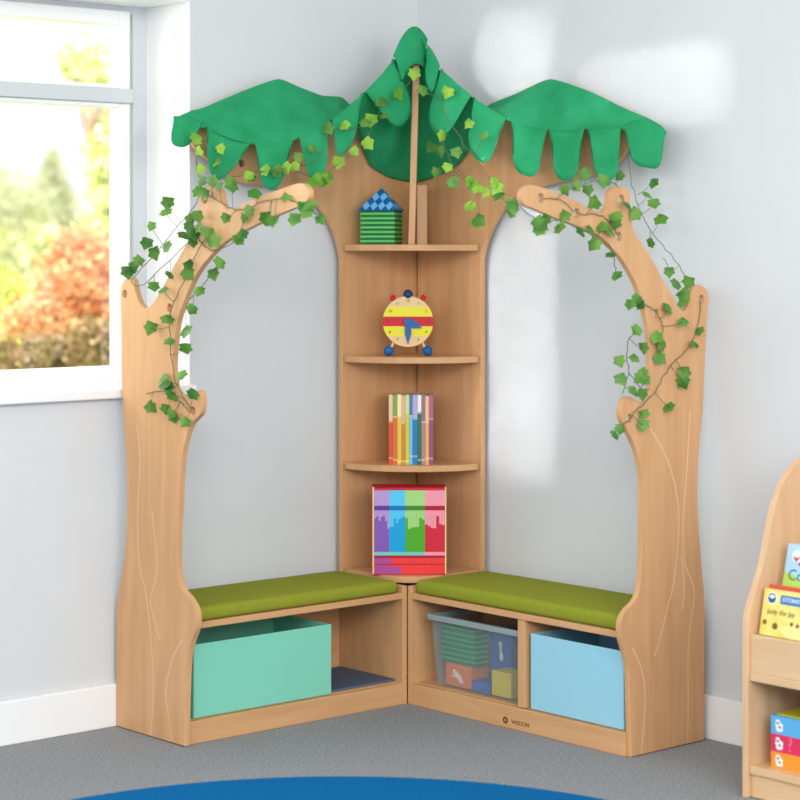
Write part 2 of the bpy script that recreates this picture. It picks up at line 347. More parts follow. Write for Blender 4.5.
MB().box((0, D+T, HS), (D, B-T, HS+SB)).build('seat_board', wood_y, rb, bevel=.002)
MB().box((0, D, .048), (D-.018, B-T, .062)).build('base_board', wood_y, rb, bevel=.001)
pl_o = MB().box((D-.017, D+T, 0), (D, B-T, .06)).build('plinth', wood_y, rb, bevel=.002)
MB().prism([(0, 0), (D-.001, 0), (D-.001, zb-.0185), (.022, zb-.0185), (.022, HS+SB), (0, HS+SB)], D, D+T, Matrix(((1, 0, 0, 0), (0, 0, 1, 0), (0, 1, 0, 0), (0, 0, 0, 1)))).build('side_panel', wood_z, rb, bevel=.0015)
MB().box((0, dv0, .062), (D-.004, dv1, HS)).build('divider', wood_z, rb, bevel=.0015)
MB().box((0, D+T, .062), (.01, B-T, HS)).build('back_board', wood_y, rb)
# burnt-in maker's mark on the plinth
bm_ = mat('burnt_mark', s2l(112, 62, 28), .7)
c = at_u(505.5, 720, D); t = at_u(520.5, 724.0, D); Mx = lambda p: frame(Vector((D+.0005, p.y, p.z)), (0, 1, 0), (0, 0, 1))
m = MB()
rg = curve_mesh([circ(0, 0, .0092, 24), circ(0, 0, .0042, 16)], .0012, .0002); m.add_mesh(rg, Mx(c)); m.add_mesh(text_mesh('WISDOM', .0165), Mx(t))
lo = m.build('logo', bm_, pl_o); lo['label'] = 'burnt brown ring mark and lettering'
# ------------------------------------------------------------------ seat cushions
def cushion(lo, hi, label, n=26):
    m = MB(); x0, y0, z0 = lo; x1, y1, z1 = hi; r = .016
    P = []
    sx, sy = x1-x0, y1-y0
    m.box(lo, hi)
    bmesh.ops.bevel(m.bm, geom=list(m.bm.edges), offset=r, segments=4, affect='EDGES', profile=.6)
    for f in m.bm.faces: f.smooth = True
    bmesh.ops.subdivide_edges(m.bm, edges=[e for e in m.bm.edges if e.calc_length() > .1], cuts=10, use_grid_fill=True)
    for v in m.bm.verts:
        if v.co.z > z1-.001:
            a = (v.co.x-x0)/sx; b = (v.co.y-y0)/sy; v.co.z += .006*max(0, math.sin(a*math.pi)*math.sin(b*math.pi))**.5+.0015*noise.noise(v.co*9)
    o = m.build('seat_cushion', cushion_m); return solo(o, label, 'cushion', 'bench cushions')
cushion((D+T+.011, .012, HS+SB), (A-T-.004, D-.004, HS+SB+.034), 'olive green cushion on the left bench, above the mint box')
cushion((.012, D+T+.011, HS+SB), (D-.002, B-T-.004, HS+SB+.038), 'olive green cushion on the right bench, above the clear bin and blue box')
# ------------------------------------------------------------------ corner shelf unit
cs = thing('corner_shelf', 'tall beech corner shelf between the two benches with flared branch shaped sides', 'shelf', (.1, .1, 0))
LB = [(342,575),(342,575),(342,275),(341.5,258),(339,245),(335,232),(328.5,219),(320,207),(309,198),(290,191),(265,186),(243,183),(228,174),(213,163),(200,152),(192.5,142),(193,133),(203,122),(215,112),(245,98),(278,88),(305,98),(330,114),(360,128),(409,140),(409,140)]
RB = [(481,575),(481,575),(481,275),(481.5,258),(484,246),(489,233),(494,222),(501,211),(513,198),(530,190),(560,182),(596,175),(613,166),(624,153),(631,140),(628,126),(605,107),(578,96),(550,88),(520,100),(495,118),(460,130),(413,140),(413,140)]
cz = HS+SB+.001
def back_panel(out, side):
    if side == 'L':
        W = lambda x, y: at_v(x, y, .012); M = Matrix(((1, 0, 0, 0), (0, 0, 1, .012-T/2), (0, 1, 0, 0), (0, 0, 0, 1))); k = 0
    else:
        W = lambda x, y: at_u(x, y, .012); M = Matrix(((0, 0, 1, .012-T/2), (1, 0, 0, 0), (0, 1, 0, 0), (0, 0, 0, 1))); k = 1
    pl = [[W(*q)[k], W(*q).z] for q in out]
    pl[0][1] = pl[1][1] = cz
    cu_ = .0035 if side == 'L' else .0208
    pl += [[cu_, pl[-1][1]], [cu_, pl[-1][1]], [cu_, cz], [cu_, cz]]
    pl = [(p.x, p.y) for p in cr([(*p, 0) for p in pl], 4, True)]
    hs = [circ(W(242, 163)[0], W(242, 163).z, .011, 18)] if side == 'L' else []
    m = MB(); m.add_mesh(curve_mesh([pl]+hs, T), M)
    return m.build('back_panel', wood_z, cs, normals=False)
back_panel(LB, 'L'); back_panel(RB, 'R')
rL = at_v(342, 400, .012).x; rR = at_u(481, 400, .012).y
e0 = .0215
def shelf(zt, p=2.0, ru=None, rv=None):
    ru = ru or rL; rv = rv or rR
    pts = [(e0, e0)]+[(e0+(ru-e0)*math.cos(a)**(2/p), e0+(rv-e0)*math.sin(a)**(2/p)) for a in [math.pi/2*k/24 for k in range(1, 24)]]
    pts = [(e0, e0), (ru-.001, e0)]+pts[1:]+[(e0, rv-.001)]
    return MB().prism(pts, zt-.018, zt).build('shelf', wood_x, cs, bevel=.0015)
qd = (e0+(rL-e0)*.707, e0+(rR-e0)*.707, 0); Zq = depth(qd)
ZS = {n: at_d(410, y, Zq).z for n, y in (('top', 244.5), ('clock', 357.5), ('book', 466))}
for n in ZS: shelf(ZS[n])
ZS['low'] = zb
shelf(zb, 4.6)
# little dowel fixings under the top shelf, block and pole
for a, b in (((.022, .022), (.05, .05)),):
    pass
blk = at_d(421, 214, depth((.12, .12, 0)))
Md = frame(Vector((.105, .105, 0)), rt, fw)
bx = (blk-Vector((.105, .105, 0))).dot(rt)
MB().box((bx-.012, -.02, ZS['top']), (bx+.018, .02, at_d(421, 185, depth((.12, .12, 0))).z), Md).build('support_block', wood_z, cs, bevel=.0015)
pb = at_d(411.5, 243, depth((.19, .19, 0))); pb.z = ZS['top']; ptp = at_d(416.8, 42, depth((.2, .2, 0)))
Mp = frame(pb, rt, -fw)
dx = (ptp-pb).dot(rt)
pole = MB(); hw = .0095
vs = [Mp @ Vector((x, y, 0)) for x, y in ((-hw, -hw), (hw, -hw), (hw, hw), (-hw, hw))]
tv = Vector((0, 0, ptp.z-pb.z)); tvv = rt*dx+Vector((0, 0, ptp.z-pb.z))
pole.faces(vs+[v+tvv for v in vs], [(0,3,2,1),(4,5,6,7),(0,1,5,4),(1,2,6,5),(2,3,7,6),(3,0,4,7)])
pole.build('canopy_pole', wood_z, cs, bevel=.0015)
# ------------------------------------------------------------------ leaf canopy
Lh = at_v(176, 128, .06); Rh = at_u(662, 132, .06); Fp = ptp+fw*-.012+Vector((0, 0, .006))
def vplane(a, b):
    d = (b-a); n = d.cross(up).normalized(); return a, n
PL = vplane(Lh, Fp); PR = vplane(Rh, Fp)
def hem(x, y): return at_p(x, y, *(PL if x <= 417 else PR))
RL_ = [(177,117),(190,111),(205,107),(240,92),(278,78.5),(300,87),(322,95.5),(342,97),(355,112),(361,145),(370,166),(390,178),(411,183)]
HL_ = [(174,134),(190,130),(205,128),(230,139),(258,145),(285,143),(312,133),(330,121),(348,106),(360,96),(378,78),(398,55),(417,33)]
RR_ = [(436,177),(458,165),(474,142),(485,107),(515,94),(550,78.5),(589,91),(624,108),(648,118),(662,126)]
HR_ = [(428,50),(440,70),(458,86),(480,103),(508,121),(540,130),(572,131),(600,128),(624,130),(655,150)]
Rp = [at_v(x, y, .022) for x, y in RL_[:-1]]+[Vector((.025, .025, at_d(411, 183, depth((.025, .025, 0))).z))]+[at_u(x, y, .022) for x, y in RR_]
Hp = [hem(x, y) for x, y in HL_+HR_]
lin = lambda P_: [P_[i].lerp(P_[i+1], k/6) for i in range(len(P_)-1) for k in range(6)]+[P_[-1]]
Rc = [a.lerp(b, .6) for a, b in zip(cr(Rp, 6), lin(Rp))]; Hc = cr(Hp, 6)
cn = thing('leaf_canopy', 'green fabric canopy with scalloped leaf edge draped over the corner shelf and its pole', 'canopy', (.2, .2, ZS['top']))
P = []
for i, (a, b) in enumerate(zip(Rc, Hc)):
    row = []
    for k in range(13):
        s = k/12; p = a.lerp(b, s)
        over = max(0, min(1, (a.z-b.z)*8))          # rounded over where it falls to the front
        p = p + Vector((0, 0, +.012*math.sin(s*math.pi)*over-.02*math.sin(s*math.pi)*(1-over)))
        fo = noise.noise(Vector((i*.16, s*1.3, 3)))*.016*math.sin(min(1, s*1.3)*math.pi*.9)
        fo *= min(1, (1-s)*4); p = p - fw*fo*.8 + Vector((0, 0, fo*.5)); row.append(p)
    P.append(row)
MB().grid(P).build('canopy_sheet', canopy_m, cn, solid=.0015, subdiv=1, normals=False)
SCAL = [([(173,118),(188,119),(204,124)],(179,147),2.6),([(205,128),(230,141),(252,145)],(216,180),1.6),([(254,145),(274,145),(294,142)],(272,190),2.2),
        ([(298,139),(315,132),(331,121)],(319,184),2.0),([(331,121),(347,109),(364,94)],(346,153),2.6),([(365,94),(380,78),(394,60)],(407,121),2.8),
        ([(393,58),(411,29),(428,42)],(414,65),4.5),([(427,46),(434,55),(440,68)],(428,89),2.6),([(440,70),(457,85),(472,98)],(434,133),2.6),
        ([(472,98),(490,110),(507,120)],(477,160),3.0),([(510,122),(529,128),(548,131)],(525,176),3.4),([(548,131),(566,132),(585,130)],(565,181),3.0),
        ([(586,130),(604,129),(622,129)],(606,181),3.0),([(622,128),(646,121),(667,134)],(646,168),2.6)]
for i, (top, tip, pw) in enumerate(SCAL):
    hp = PL if tip[0] < 418 and i < 7 else PR
    tc = [Vector((*q, 0)) for q in top]; ce = tc[1]; dvec = Vector((*tip, 0))-ce
    G = []
    NW, NQ = 16, 8
    for q in range(NQ+1):
        row = []
        for k in range(NW+1):
            wv = k/NW; t2 = 2*wv-1
            tp = tc[0]*(1-wv)*(1-wv*2)+tc[1]*4*wv*(1-wv)+tc[2]*wv*(2*wv-1)
            ln = max(0, 1-abs(t2)**pw)**(1/pw)
            # the flap narrows towards its tip
            pt = tp+dvec*(q/NQ*ln)-Vector((0, 1.6*(1-q/NQ), 0))
            s = q/NQ
            pt.x += (ce.x+dvec.x*s*ln-pt.x)*.2*s
            off = .003+.017*s*ln+.006*math.sin(wv*math.pi)*s+.005*noise.noise(Vector((i*3.1, wv*2.5, s*1.5)))
            p3 = at_p(pt.x, pt.y, *hp); row.append(p3-fw*off)
        G.append(row)
    MB().grid(G).build('leaf_flap', canopy_m, cn, solid=.0015, normals=False)
# ------------------------------------------------------------------ ivy
IVY = [(0, -.42), (.2, -.44), (.47, -.4), (.42, -.14), (.56, .1), (.32, .26), (0, .62), (-.32, .26), (-.56, .1), (-.42, -.14), (-.47, -.4), (-.2, -.44)]
def add_leaf(m, p, size, ang, tilt, n):
    n = n.normalized(); x = up.cross(n).normalized(); y = n.cross(x)
    Rm = Matrix((x, y, n)).transposed().to_4x4()
    M = Matrix.Translation(p) @ Rm @ Matrix.Rotation(tilt[0], 4, 'X') @ Matrix.Rotation(tilt[1], 4, 'Y') @ Matrix.Rotation(ang, 4, 'Z')
    vs = [M @ Vector((0, 0, 0))]+[M @ Vector((a*size, b*size, -abs(a)*size*.25+.1*size*b*b)) for a, b in IVY]
    m.faces(vs, [(0, i, i % 12+1) for i in range(1, 13)], True)
def garland(label, stems, leaves, place, group='ivy garlands', ymats=0.0, size=.032, seed=1, sm=None):
    rnd = random.Random(seed)
    paths = [[place(x, y, 0) for x, y in s] for s in stems]; paths = [cr(p, 5) for p in paths]
    allp = [(p, i) for i, pa in enumerate(paths) for p in pa]
    base = allp[0][0].copy(); o = thing('ivy_garland', label, 'ivy', base, group)
    ms = MB()
    for pa in paths: ms.tube([p+Vector((rnd.uniform(-1, 1), rnd.uniform(-1, 1), rnd.uniform(-1, 1)))*.0025 for p in pa], .0012, 5)
    ml = MB()
    for x, y in leaves:
        p = place(x, y, rnd.uniform(.006, .024))
        q = min(allp, key=lambda a: (a[0]-p).length)[0]
        sz = size*rnd.uniform(.85, 1.2); ang = rnd.uniform(-.9, .9)+math.pi
        if (q-p).length < .11: ms.tube([q, (p+q)/2-Vector((0, 0, .004)), p], .0008, 4)
        ml.mi = 1 if rnd.random() < ymats else 0
        add_leaf(ml, p, sz, ang, (rnd.uniform(-.7, .7), rnd.uniform(-.8, .8)), -fw+Vector((0, 0, .35)))
    ms.build('stem', sm or stem_m, o); ml.build('foliage', [leaf_m, leaf_y], o, normals=False)
    return o
pLp = lambda x, y, e: at_u(x, y, A+.006+e)
pRp = lambda x, y, e: at_v(x, y, B+.006+e)
LL = [(168,203),(165,212),(151,226),(146.5,243),(155,253),(166.5,247),(138.5,261),(128,272),(133,267),(170,275),(154,286),(163,290),(189,265),(187.5,274),(151,328),(168,319),(169,341),(192,309),(186,331),(186,348),(181,375),(165,384),(162,378),(168,388),(173,396),(193,394),(151,407),(171,414),(166.5,409),(174,418),(185,422),(214,274),(220,263),(199,291),(193,242),(198,228),(198,216),(184,235),(189,226.5),(190,219),(194,234),(208.5,233.5),(214,241),(238,240),(242,234),(226,218),(243.5,218),(249,211),(270,220),(266,218),(274,221),(294,219),(306,212),(310,205),(303,208),(321,219),(286,197),(232,186),(254,193),(219,186),(212,181),(205,195),(201,181),(198,191)]
SL = [[(200,180),(199,195),(188,215),(170,235),(152,258),(132,279),(140,286),(165,265),(190,240)],[(200,190),(222,203),(240,210),(262,202),(286,199),(305,208),(322,216)],[(209,233),(195,255),(185,280),(172,308),(170,340),(174,375),(180,392),(192,411)],[(186,305),(200,288),(214,272),(219,262)],[(146,393),(165,391),(180,402),(190,411)],[(198,216),(200,240),(214,250),(236,240),(248,211)]]
garland('ivy garland twined around the left tree trunk and its branch', SL, LL, pLp, size=.031, seed=11)
RLv = [(513,207),(538,223),(545,219),(539.5,230),(543,226),(564,216),(559,228),(581.5,232),(594,244),(590,230),(615,223),(611,232),(602,226),(616,216),(594,203),(576,186),(588,190),(564,190),(585,174),(620,176),(604,181),(636,214),(627,205),(616,275.5),(611,254.5),(630,304),(641,305),(637,299),(669,309),(683,322),(699,331),(694,344),(657,337),(662,345),(660,358),(685,372),(683,382),(669,407),(644,414),(643,425),(643,348),(635,358),(620,361),(621,379),(643,373),(640,378),(646,380),(634,391),(643,394),(637,330),(620,429),(615,435),(512,213)]
SR = [[(512,200),(530,215),(545,222),(560,220),(581,230),(598,235),(611,250),(616,272)],[(541,198),(560,200),(577,213),(600,215),(612,226),(619,237)],[(619,187),(605,180),(585,184),(566,191)],[(622,199),(630,208),(636,213)],[(642,303),(656,312),(663,330),(660,350),(658,338)],[(701,300),(698,325),(690,345),(676,360),(664,375),(655,392),(640,408),(630,418)],[(637,330),(628,342),(627,360),(629,372),(622,395)],[(629,372),(640,388),(650,390)],[(630,419),(618,428),(612,437)]]
garland('ivy garland twined around the right tree trunk and its branch', SR, RLv, pRp, size=.031, seed=12)
wallR = lambda x, y, e: at_u(x, y, .07+e)
garland('thin ivy sprig hanging from the right end of the canopy beside the wall', [[(627,150),(632,185),(640,210),(650,230),(664,246),(676,262),(688,280)],[(650,232),(652,243)],[(664,258),(669,270)]],
        [(653,183),(648,195),(654,203),(660,219),(651,243),(669,272),(676,284),(688,282),(684,295),(683,302)], wallR, size=.033, seed=13, sm=stem_g)
hL = lambda x, y, e: hem(x, y)-fw*(.045+e)
garland('ivy garland hanging along the left front edge of the green canopy', [[(199,135),(198,165),(206,182),(230,178),(262,172),(290,168),(318,160),(332,131),(350,130),(372,122),(385,105),(402,92),(414,76)],[(290,168),(318,178),(339,164),(356,152),(368,143),(372,122)],[(222,147),(217,187)]],
        [(199,140),(222,150),(217,187),(253,178),(266,171),(287,169),(296,167),(314,150),(300,158),(345,126),(329,130),(322,179),(317,181),(329,181),(324,184),(331,176),(312,184),(339,163),(355,152),(368,145),(381,103),(384,117),(371,121),(365,124),(399,95),(414,76),(250,177),(278,172),(232,182),(201,152),(218,163),(203,170)], hL, size=.032, seed=14, ymats=.55)
hR = lambda x, y, e: hem(max(x, 418), y)-fw*(.04+e)
garland('ivy garland hanging along the right front edge of the green canopy', [[(418,76),(424,92),(440,100),(448,120),(458,135),(464,147),(480,165),(492,185),(505,203),(513,210)],[(440,137),(448,155),(455,172),(470,184),(478,190)],[(436,173),(455,168),(470,186)],[(452,184),(455,172)]],
        [(423,92),(447,94),(468,125),(483,137),(442,137),(456,153),(439,153),(447,168),(436,173),(452.5,183),(471.7,186),(478,189),(469,182),(494,182),(469,206.5),(478.5,221),(475,224),(498,196),(495.6,188),(512,204),(430,148),(485,193)], hR, size=.032, seed=15, ymats=.6)
# ------------------------------------------------------------------ things on the corner shelves
def face(p): return frame(p, rt, up)     # local x right, y up, z towards the viewer
# toy house
dh = depth((.145, .145, 0)); hb = at_d(381.5, 243, dh); hb.z = ZS['top']
ho = thing('toy_house', 'small toy house with green striped walls and blue checked roof on the top shelf', 'toy', hb)
Mh = Matrix.Translation(hb) @ Matrix.Rotation(math.atan2(rt.y, rt.x)+math.radians(-13), 4, 'Z')
px = dh/F
hw_, hd_, hh = 17.2*px, 17*px, 34*px
gd, gl_ = mat('toy_dark_green', s2l(12, 92, 44), .5), mat('toy_light_green', s2l(84, 184, 96), .5)
m = MB(); nb = 15
for k in range(nb):
    m.mi = 0 if k % 2 == 0 else 1
    e = .0 if k % 2 == 0 else .0008
    m.box((-hw_-e, -hd_-e, hh*k/nb), (hw_+e, hd_+e, hh*(k+1)/nb), Mh)
m.build('house_body', [gd, gl_], ho)
bd, bl_ = mat('toy_blue', s2l(14, 96, 172), .5), mat('toy_sky_blue', s2l(112, 188, 240), .5)
m = MB(); ew = 21*px; ap = Vector((0, 0, hh+22.5*px)); n = 6
n = 5; ew = 19.6*px; cor = [Vector((-ew, -ew, hh)), Vector((ew, -ew, hh)), Vector((ew, ew, hh)), Vector((-ew, ew, hh))]
for s_ in range(4):
    a, b = cor[s_], cor[(s_+1) % 4]
    e1 = (ap-a)/n; e2 = (b-ap)/n
    for i in range(n):
        for j in range(i+1):
            P_ = lambda i_, j_: Mh @ (a+e1*i_+e2*j_)
            m.mi = (i+j) % 2
            if i == j: m.faces([P_(i, i), P_(i+1, i+1), P_(i+1, i)], [(0, 1, 2)])
            else: m.faces([P_(i, j), P_(i, j+1), P_(i+1, j+1), P_(i+1, j)], [(0, 1, 2, 3)])
m.mi = 0; m.faces([Mh @ v for v in cor], [(3, 2, 1, 0)])
m.build('house_roof', [bd, bl_], ho)
# clock
dc = depth((.16, .16, 0)); px = dc/F
cc = at_d(408, 321.5, dc); ck = thing('toy_clock', 'round wooden toy alarm clock with yellow and red bands showing half past three', 'clock', Vector((cc.x, cc.y, ZS['clock'])))
Mc = face(cc); Rk = 25.3*px
cw = mat('pale_wood', s2l(232, 200, 150), .5); cy_ = mat('clock_yellow', s2l(236, 226, 60), .5); crd = mat('clock_red', s2l(206, 34, 48), .5); cbl = mat('clock_blue', s2l(30, 98, 168), .4); cnb = mat('clock_dark_blue', s2l(22, 62, 110), .4); ink = mat('ink', s2l(40, 40, 40), .6)
def band(m, y0, y1, z):
    N_ = 10; top = []
    for k in range(N_+1):
        y = y0+(y1-y0)*k/N_; top.append((math.sqrt(max(0, Rk*Rk*.998-y*y)), y))
    m.prism(top+[(-x, y) for x, y in reversed(top)], .0055, z, Mc)
m = MB(); m.prism(circ(0, 0, Rk, 48), -.011, .006, Mc, True)
m.mi = 1; band(m, 5*px, 15*px, .0072); band(m, -14.5*px, -4.7*px, .0072); m.mi = 2; band(m, -4.7*px, 5*px, .0074); m.mi = 3
for k in range(1, 13):
    a = math.pi/2-k*math.pi/6; m.add_mesh(text_mesh(str(k), .0115), Mc @ Matrix.Translation((Rk*.82*math.cos(a), Rk*.82*math.sin(a), .0079)))
m.build('clock_body', [cw, cy_, crd, ink], ck)
def hand(name, ang, L, wd, z):
    m = MB(); c_, s_ = math.cos(ang), math.sin(ang)
    rot = lambda x, y: (x*c_-y*s_, x*s_+y*c_)
    m.prism([rot(-wd*.6, -wd), rot(L*.55, -wd), rot(L, 0), rot(L*.55, wd), rot(-wd*.6, wd)], z, z+.0025, Mc); return m.build(name, cbl, ck)
hand('minute_hand', -math.pi/2, Rk*.88, 3.2*px, .0105); hand('hour_hand', -math.radians(25), Rk*.6, 3.4*px, .0135)
MB().prism(circ(0, 0, 4*px, 20), .006, .017, Mc).build('pivot', cbl, ck)
MB().ball(Mc @ Vector((0, 27*px, -.003)), 5*px).build('bell_knob', cnb, ck)
for s_ in (-1, 1):
    MB().ball(Mc @ Vector((s_*15.3*px, 23.5*px, -.003)), 3.1*px).build('red_knob', crd, ck)
    lg = MB().tube([Mc @ Vector((s_*14*px, -20*px, -.002)), Mc @ Vector((s_*18.5*px, -30*px, .0))], .004, 10).build('leg', cw, ck)
    MB().ball(Vector((*(Mc @ Vector((s_*19.4*px, -30*px, 0))).xy, ZS['clock']+5.2*px)), 5.2*px).build('foot', cbl, lg)
# books on the third shelf
dbk = depth((.19, .19, 0)); px = dbk/F
BK = [(388.8,392.6,(226,196,160),(214,74,48),'cream topped red book at the left end of the row',0),(392.8,397.2,(132,160,70),(206,110,52),'orange book with green top, second from left',1),(397.4,401.4,(240,224,170),(230,188,70),'cream and yellow book, third from left',0),
      (401.6,405.4,(206,180,140),(196,136,46),'tan and amber book, fourth from left',1),(405.6,409.2,(206,214,150),(206,196,60),'pale green and yellow book left of the light blue one',0),(409.4,412.4,(60,130,170),(112,190,220),'thin light blue book with dark blue top',1),
      (412.6,417.4,(176,166,212),(40,122,176),'wide blue book with lavender top in the middle of the row',0),(417.6,421.3,(232,232,226),(40,112,84),'white topped dark green book',1),(421.5,425.2,(150,112,122),(176,128,128),'dusty mauve book right of the green one',0),(425.4,428.8,(232,190,140),(222,172,110),'cream orange book near the right end',1),(429,433.2,(172,96,130),(146,80,112),'plum pink book at the right end of the row',0)]
page_m = mat('book_pages', s2l(238, 230, 210), .8)
for i, (x0, x1, ct, cb, lab, alt) in enumerate(BK):
    p0 = at_d(x0, 463, dbk); p1 = at_d(x1, 463, dbk); zt = at_d(x0, 395+alt*.6+random.uniform(-.6, .6), dbk).z
    c0 = (p0+p1)/2; c0.z = ZS['book']
    o = thing('picture_book', lab+', on the third shelf', 'book', c0, 'upright books on the corner shelf')
    Mb = frame(c0, rt, -fw); wd = (p1-p0).length/2; hgt = zt-ZS['book']
    Mb = Matrix.Translation(c0) @ Matrix((rt, -fw, up)).transposed().to_4x4()
    m1, m2, m3 = mat('cover_top_%d' % i, s2l(*ct), .4), mat('cover_low_%d' % i, s2l(*cb), .4), mat('cover_trim_%d' % i, s2l(*[int(.5*a+.5*b) for a, b in zip(cb, (240, 230, 215))]), .4)
    m = MB(); cut = hgt*random.uniform(.6, .78)
    e_ = random.uniform(.006, .022); zs = [0, e_, e_+.005, cut-.005, cut, hgt]; mi = [1, 2, 1, 2, 0]
    for k in range(5):
        m.mi = mi[k]; m.box((-wd, -.002, zs[k]), (wd, .0, zs[k+1]), Mb); m.box((-wd, -.125, zs[k]), (-wd+.0012, -.002, zs[k+1]), Mb); m.box((wd-.0012, -.125, zs[k]), (wd, -.002, zs[k+1]), Mb)
    m.build('cover', [m1, m2, m3], o)
    MB().box((-wd+.0012, -.122, .002), (wd-.0012, -.002, hgt-.003), Mb).build('pages', page_m, o)
# striped colour box on the low shelf
dB = depth((.235, .235, 0)); px = dB/F
pc = at_d(408.7, 577, dB); pc.z = ZS['low']
co = thing('game_box', 'red box with purple, blue, green and red striped front on the lowest corner shelf', 'box', pc)
Mg = Matrix.Translation(pc) @ Matrix((rt, up, -fw)).transposed().to_4x4()
bw, bh_ = 37*px, 87*px
redm = mat('box_red', s2l(196, 34, 52), .45); crm = mat('box_cream', s2l(232, 206, 150), .5)
MB().box((-bw, 0, -.10), (bw, bh_, 0), Mg).build('box_body', redm, co, bevel=.001)
cols = [(128, 88, 178), (10, 158, 218), (76, 166, 34), (204, 34, 58)]
lite = [(176, 150, 208), (84, 196, 236), (160, 208, 128), (236, 150, 168)]
dark = [(96, 50, 150), (10, 110, 190), (60, 130, 30), (170, 16, 44)]
mats = [mat('stripe_%d' % i, s2l(*c), .4) for i, c in enumerate(cols+lite+dark)]+[crm, mat('stripe_tomato', s2l(232, 58, 58), .4), mat('stripe_violet', s2l(166, 74, 150), .4), mat('stripe_mint', s2l(110, 200, 190), .4), redm]
m = MB(); X = lambda q: (q-82)/500*2*bw*.985-bw*.985; Yv = lambda q: (690-q)/575*bh_+.003
def q4(x0, x1, y0, y1, mi, z=.001): m.mi = mi; m.box((X(x0), min(Yv(y0), Yv(y1)), 0), (X(x1), max(Yv(y0), Yv(y1)), z), Mg)
edges = [95, 200, 308, 443, 580]
rr = random.Random(4)
q4(84, 94, 115, 690, 12); q4(581, 590, 115, 690, 12)
for i in range(4):
    x0, x1 = edges[i], edges[i+1]
    q4(x0, x1, 138, 240, 4+i); q4(x0, x1, 240, 270, 8+i, .0012); q4(x0, x1, 270, 545, i); 
    w_ = (x1-x0)/7
    for k in range(7): q4(x0+k*w_, x0+(k+1)*w_-1, 270, rr.uniform(300, 400), 4+i, .0014)
    q4(x0, x1, 545, 568, 15 if i < 3 else 7, .0012)
q4(95, 580, 568, 584, 11, .0012); q4(95, 210, 584, 690, 14); q4(210, 280, 584, 640, 13); q4(210, 280, 640, 690, 14); q4(280, 580, 584, 690, 13); q4(95, 580, 622, 632, 16, .0014)
m.build('striped_front', mats, co)
# ------------------------------------------------------------------ storage boxes in the benches
def open_box(name, label, lo, hi, matl, taper=0, th=.004, liner=None, bevel=.004, cat='box', group=None):
    x0, y0, z0 = lo; x1, y1, z1 = hi; b = thing(name, label, cat, ((x0+x1)/2, (y0+y1)/2, z0), group)
    t = taper
    m = MB()
    def ring(i, z, o): return [(x0+o+i, y0+o+i, z), (x1-o-i, y0+o+i, z), (x1-o-i, y1-o-i, z), (x0+o+i, y1-o-i, z)]
    vs = ring(t, z0, 0)+ring(0, z1, 0)+ring(0, z1, th)+ring(t, z0+th, th)
    m.faces(vs, [(0, 3, 2, 1)]+[(i, (i+1) % 4, 4+(i+1) % 4, 4+i) for i in range(4)]+[(4+i, 4+(i+1) % 4, 8+(i+1) % 4, 8+i) for i in range(4)]+[(8+i, 8+(i+1) % 4, 12+(i+1) % 4, 12+i) for i in range(4)]+[(12, 13, 14, 15)])
    m.build('box_body', matl, b, bevel=bevel); return b
mint = mat('mint_board', s2l(128, 208, 184), .55); sky = mat('sky_blue_board', s2l(150, 206, 226), .55)
mu0 = at_v(331.5, 660, D-.012).x; mzt = at_v(331.5, 624, D-.012).z
open_box('storage_box', 'open mint green storage box under the left bench', (mu0, .02, .0625), (A-T-.03, D-.012, mzt), mint, group='bench storage boxes')
bv0 = at_u(530.5, 670, D-.012).y; bzt = at_u(531, 633.5, D-.012).z; bv1 = at_u(622.5, 690, D-.012).y
open_box('storage_box', 'open sky blue storage box under the right bench', (.02, bv0, .0625), (D-.012, bv1+.004, bzt), sky, group='bench storage boxes')
reflection_m = mat('slate_blue_reflection', s2l(84, 100, 126), .7)  # bluish reflection put into the colour of an added sheet
solo(MB().box((D+T+.003, .02, .0625), (mu0-.004, D-.03, .068)).build('reflection_sheet', reflection_m), 'flat slate blue sheet added for the bluish reflection on the bench floor right of the mint box', 'sheet')
# clear bin
clr = bpy.data.materials.new('clear_plastic'); clr.use_nodes = True
nt = clr.node_tree; nt.nodes.clear(); out = nt.nodes.new('ShaderNodeOutputMaterial'); mx = nt.nodes.new('ShaderNodeMixShader'); mx.inputs[0].default_value = .13
tb = nt.nodes.new('ShaderNodeBsdfTransparent'); tb.inputs[0].default_value = (.93, .96, .97, 1); gl = nt.nodes.new('ShaderNodeBsdfPrincipled'); gl.inputs['Base Color'].default_value = (*s2l(196, 208, 214), 1); gl.inputs['Roughness'].default_value = .25
nt.links.new(tb.outputs[0], mx.inputs[1]); nt.links.new(gl.outputs[0], mx.inputs[2]); nt.links.new(mx.outputs[0], out.inputs[0])
rimm = mat('clear_plastic_rim', s2l(146, 158, 164), .3)
cv0 = at_u(428, 640, D-.015).y; czt = at_u(428, 613.5, D-.015).z; cv1 = dv0-.003
cb_ = open_box('clear_bin', 'clear plastic storage bin of toys under the right bench', (.02, cv0+.006, .0625), (D-.02, cv1-.006, czt-.002), clr, taper=.012, th=.003, bevel=.002, cat='bin')
m = MB(); a0, a1, b0, b1 = .014, D-.012, cv0, cv1
for lo, hi in (((a0, b0), (a1, b0+.012)), ((a0, b1-.012), (a1, b1)), ((a0, b0+.012), (a0+.012, b1-.012)), ((a1-.012, b0+.012), (a1, b1-.012))):
    m.box((lo[0], lo[1], czt-.016), (hi[0], hi[1], czt))
m.build('rim', rimm, cb_, bevel=.002)
uf = D-.045
def vb(x): return at_u(x, 660, uf).y
def zb_(y, x=470): return at_u(x, y, uf).z
z0 = .0662
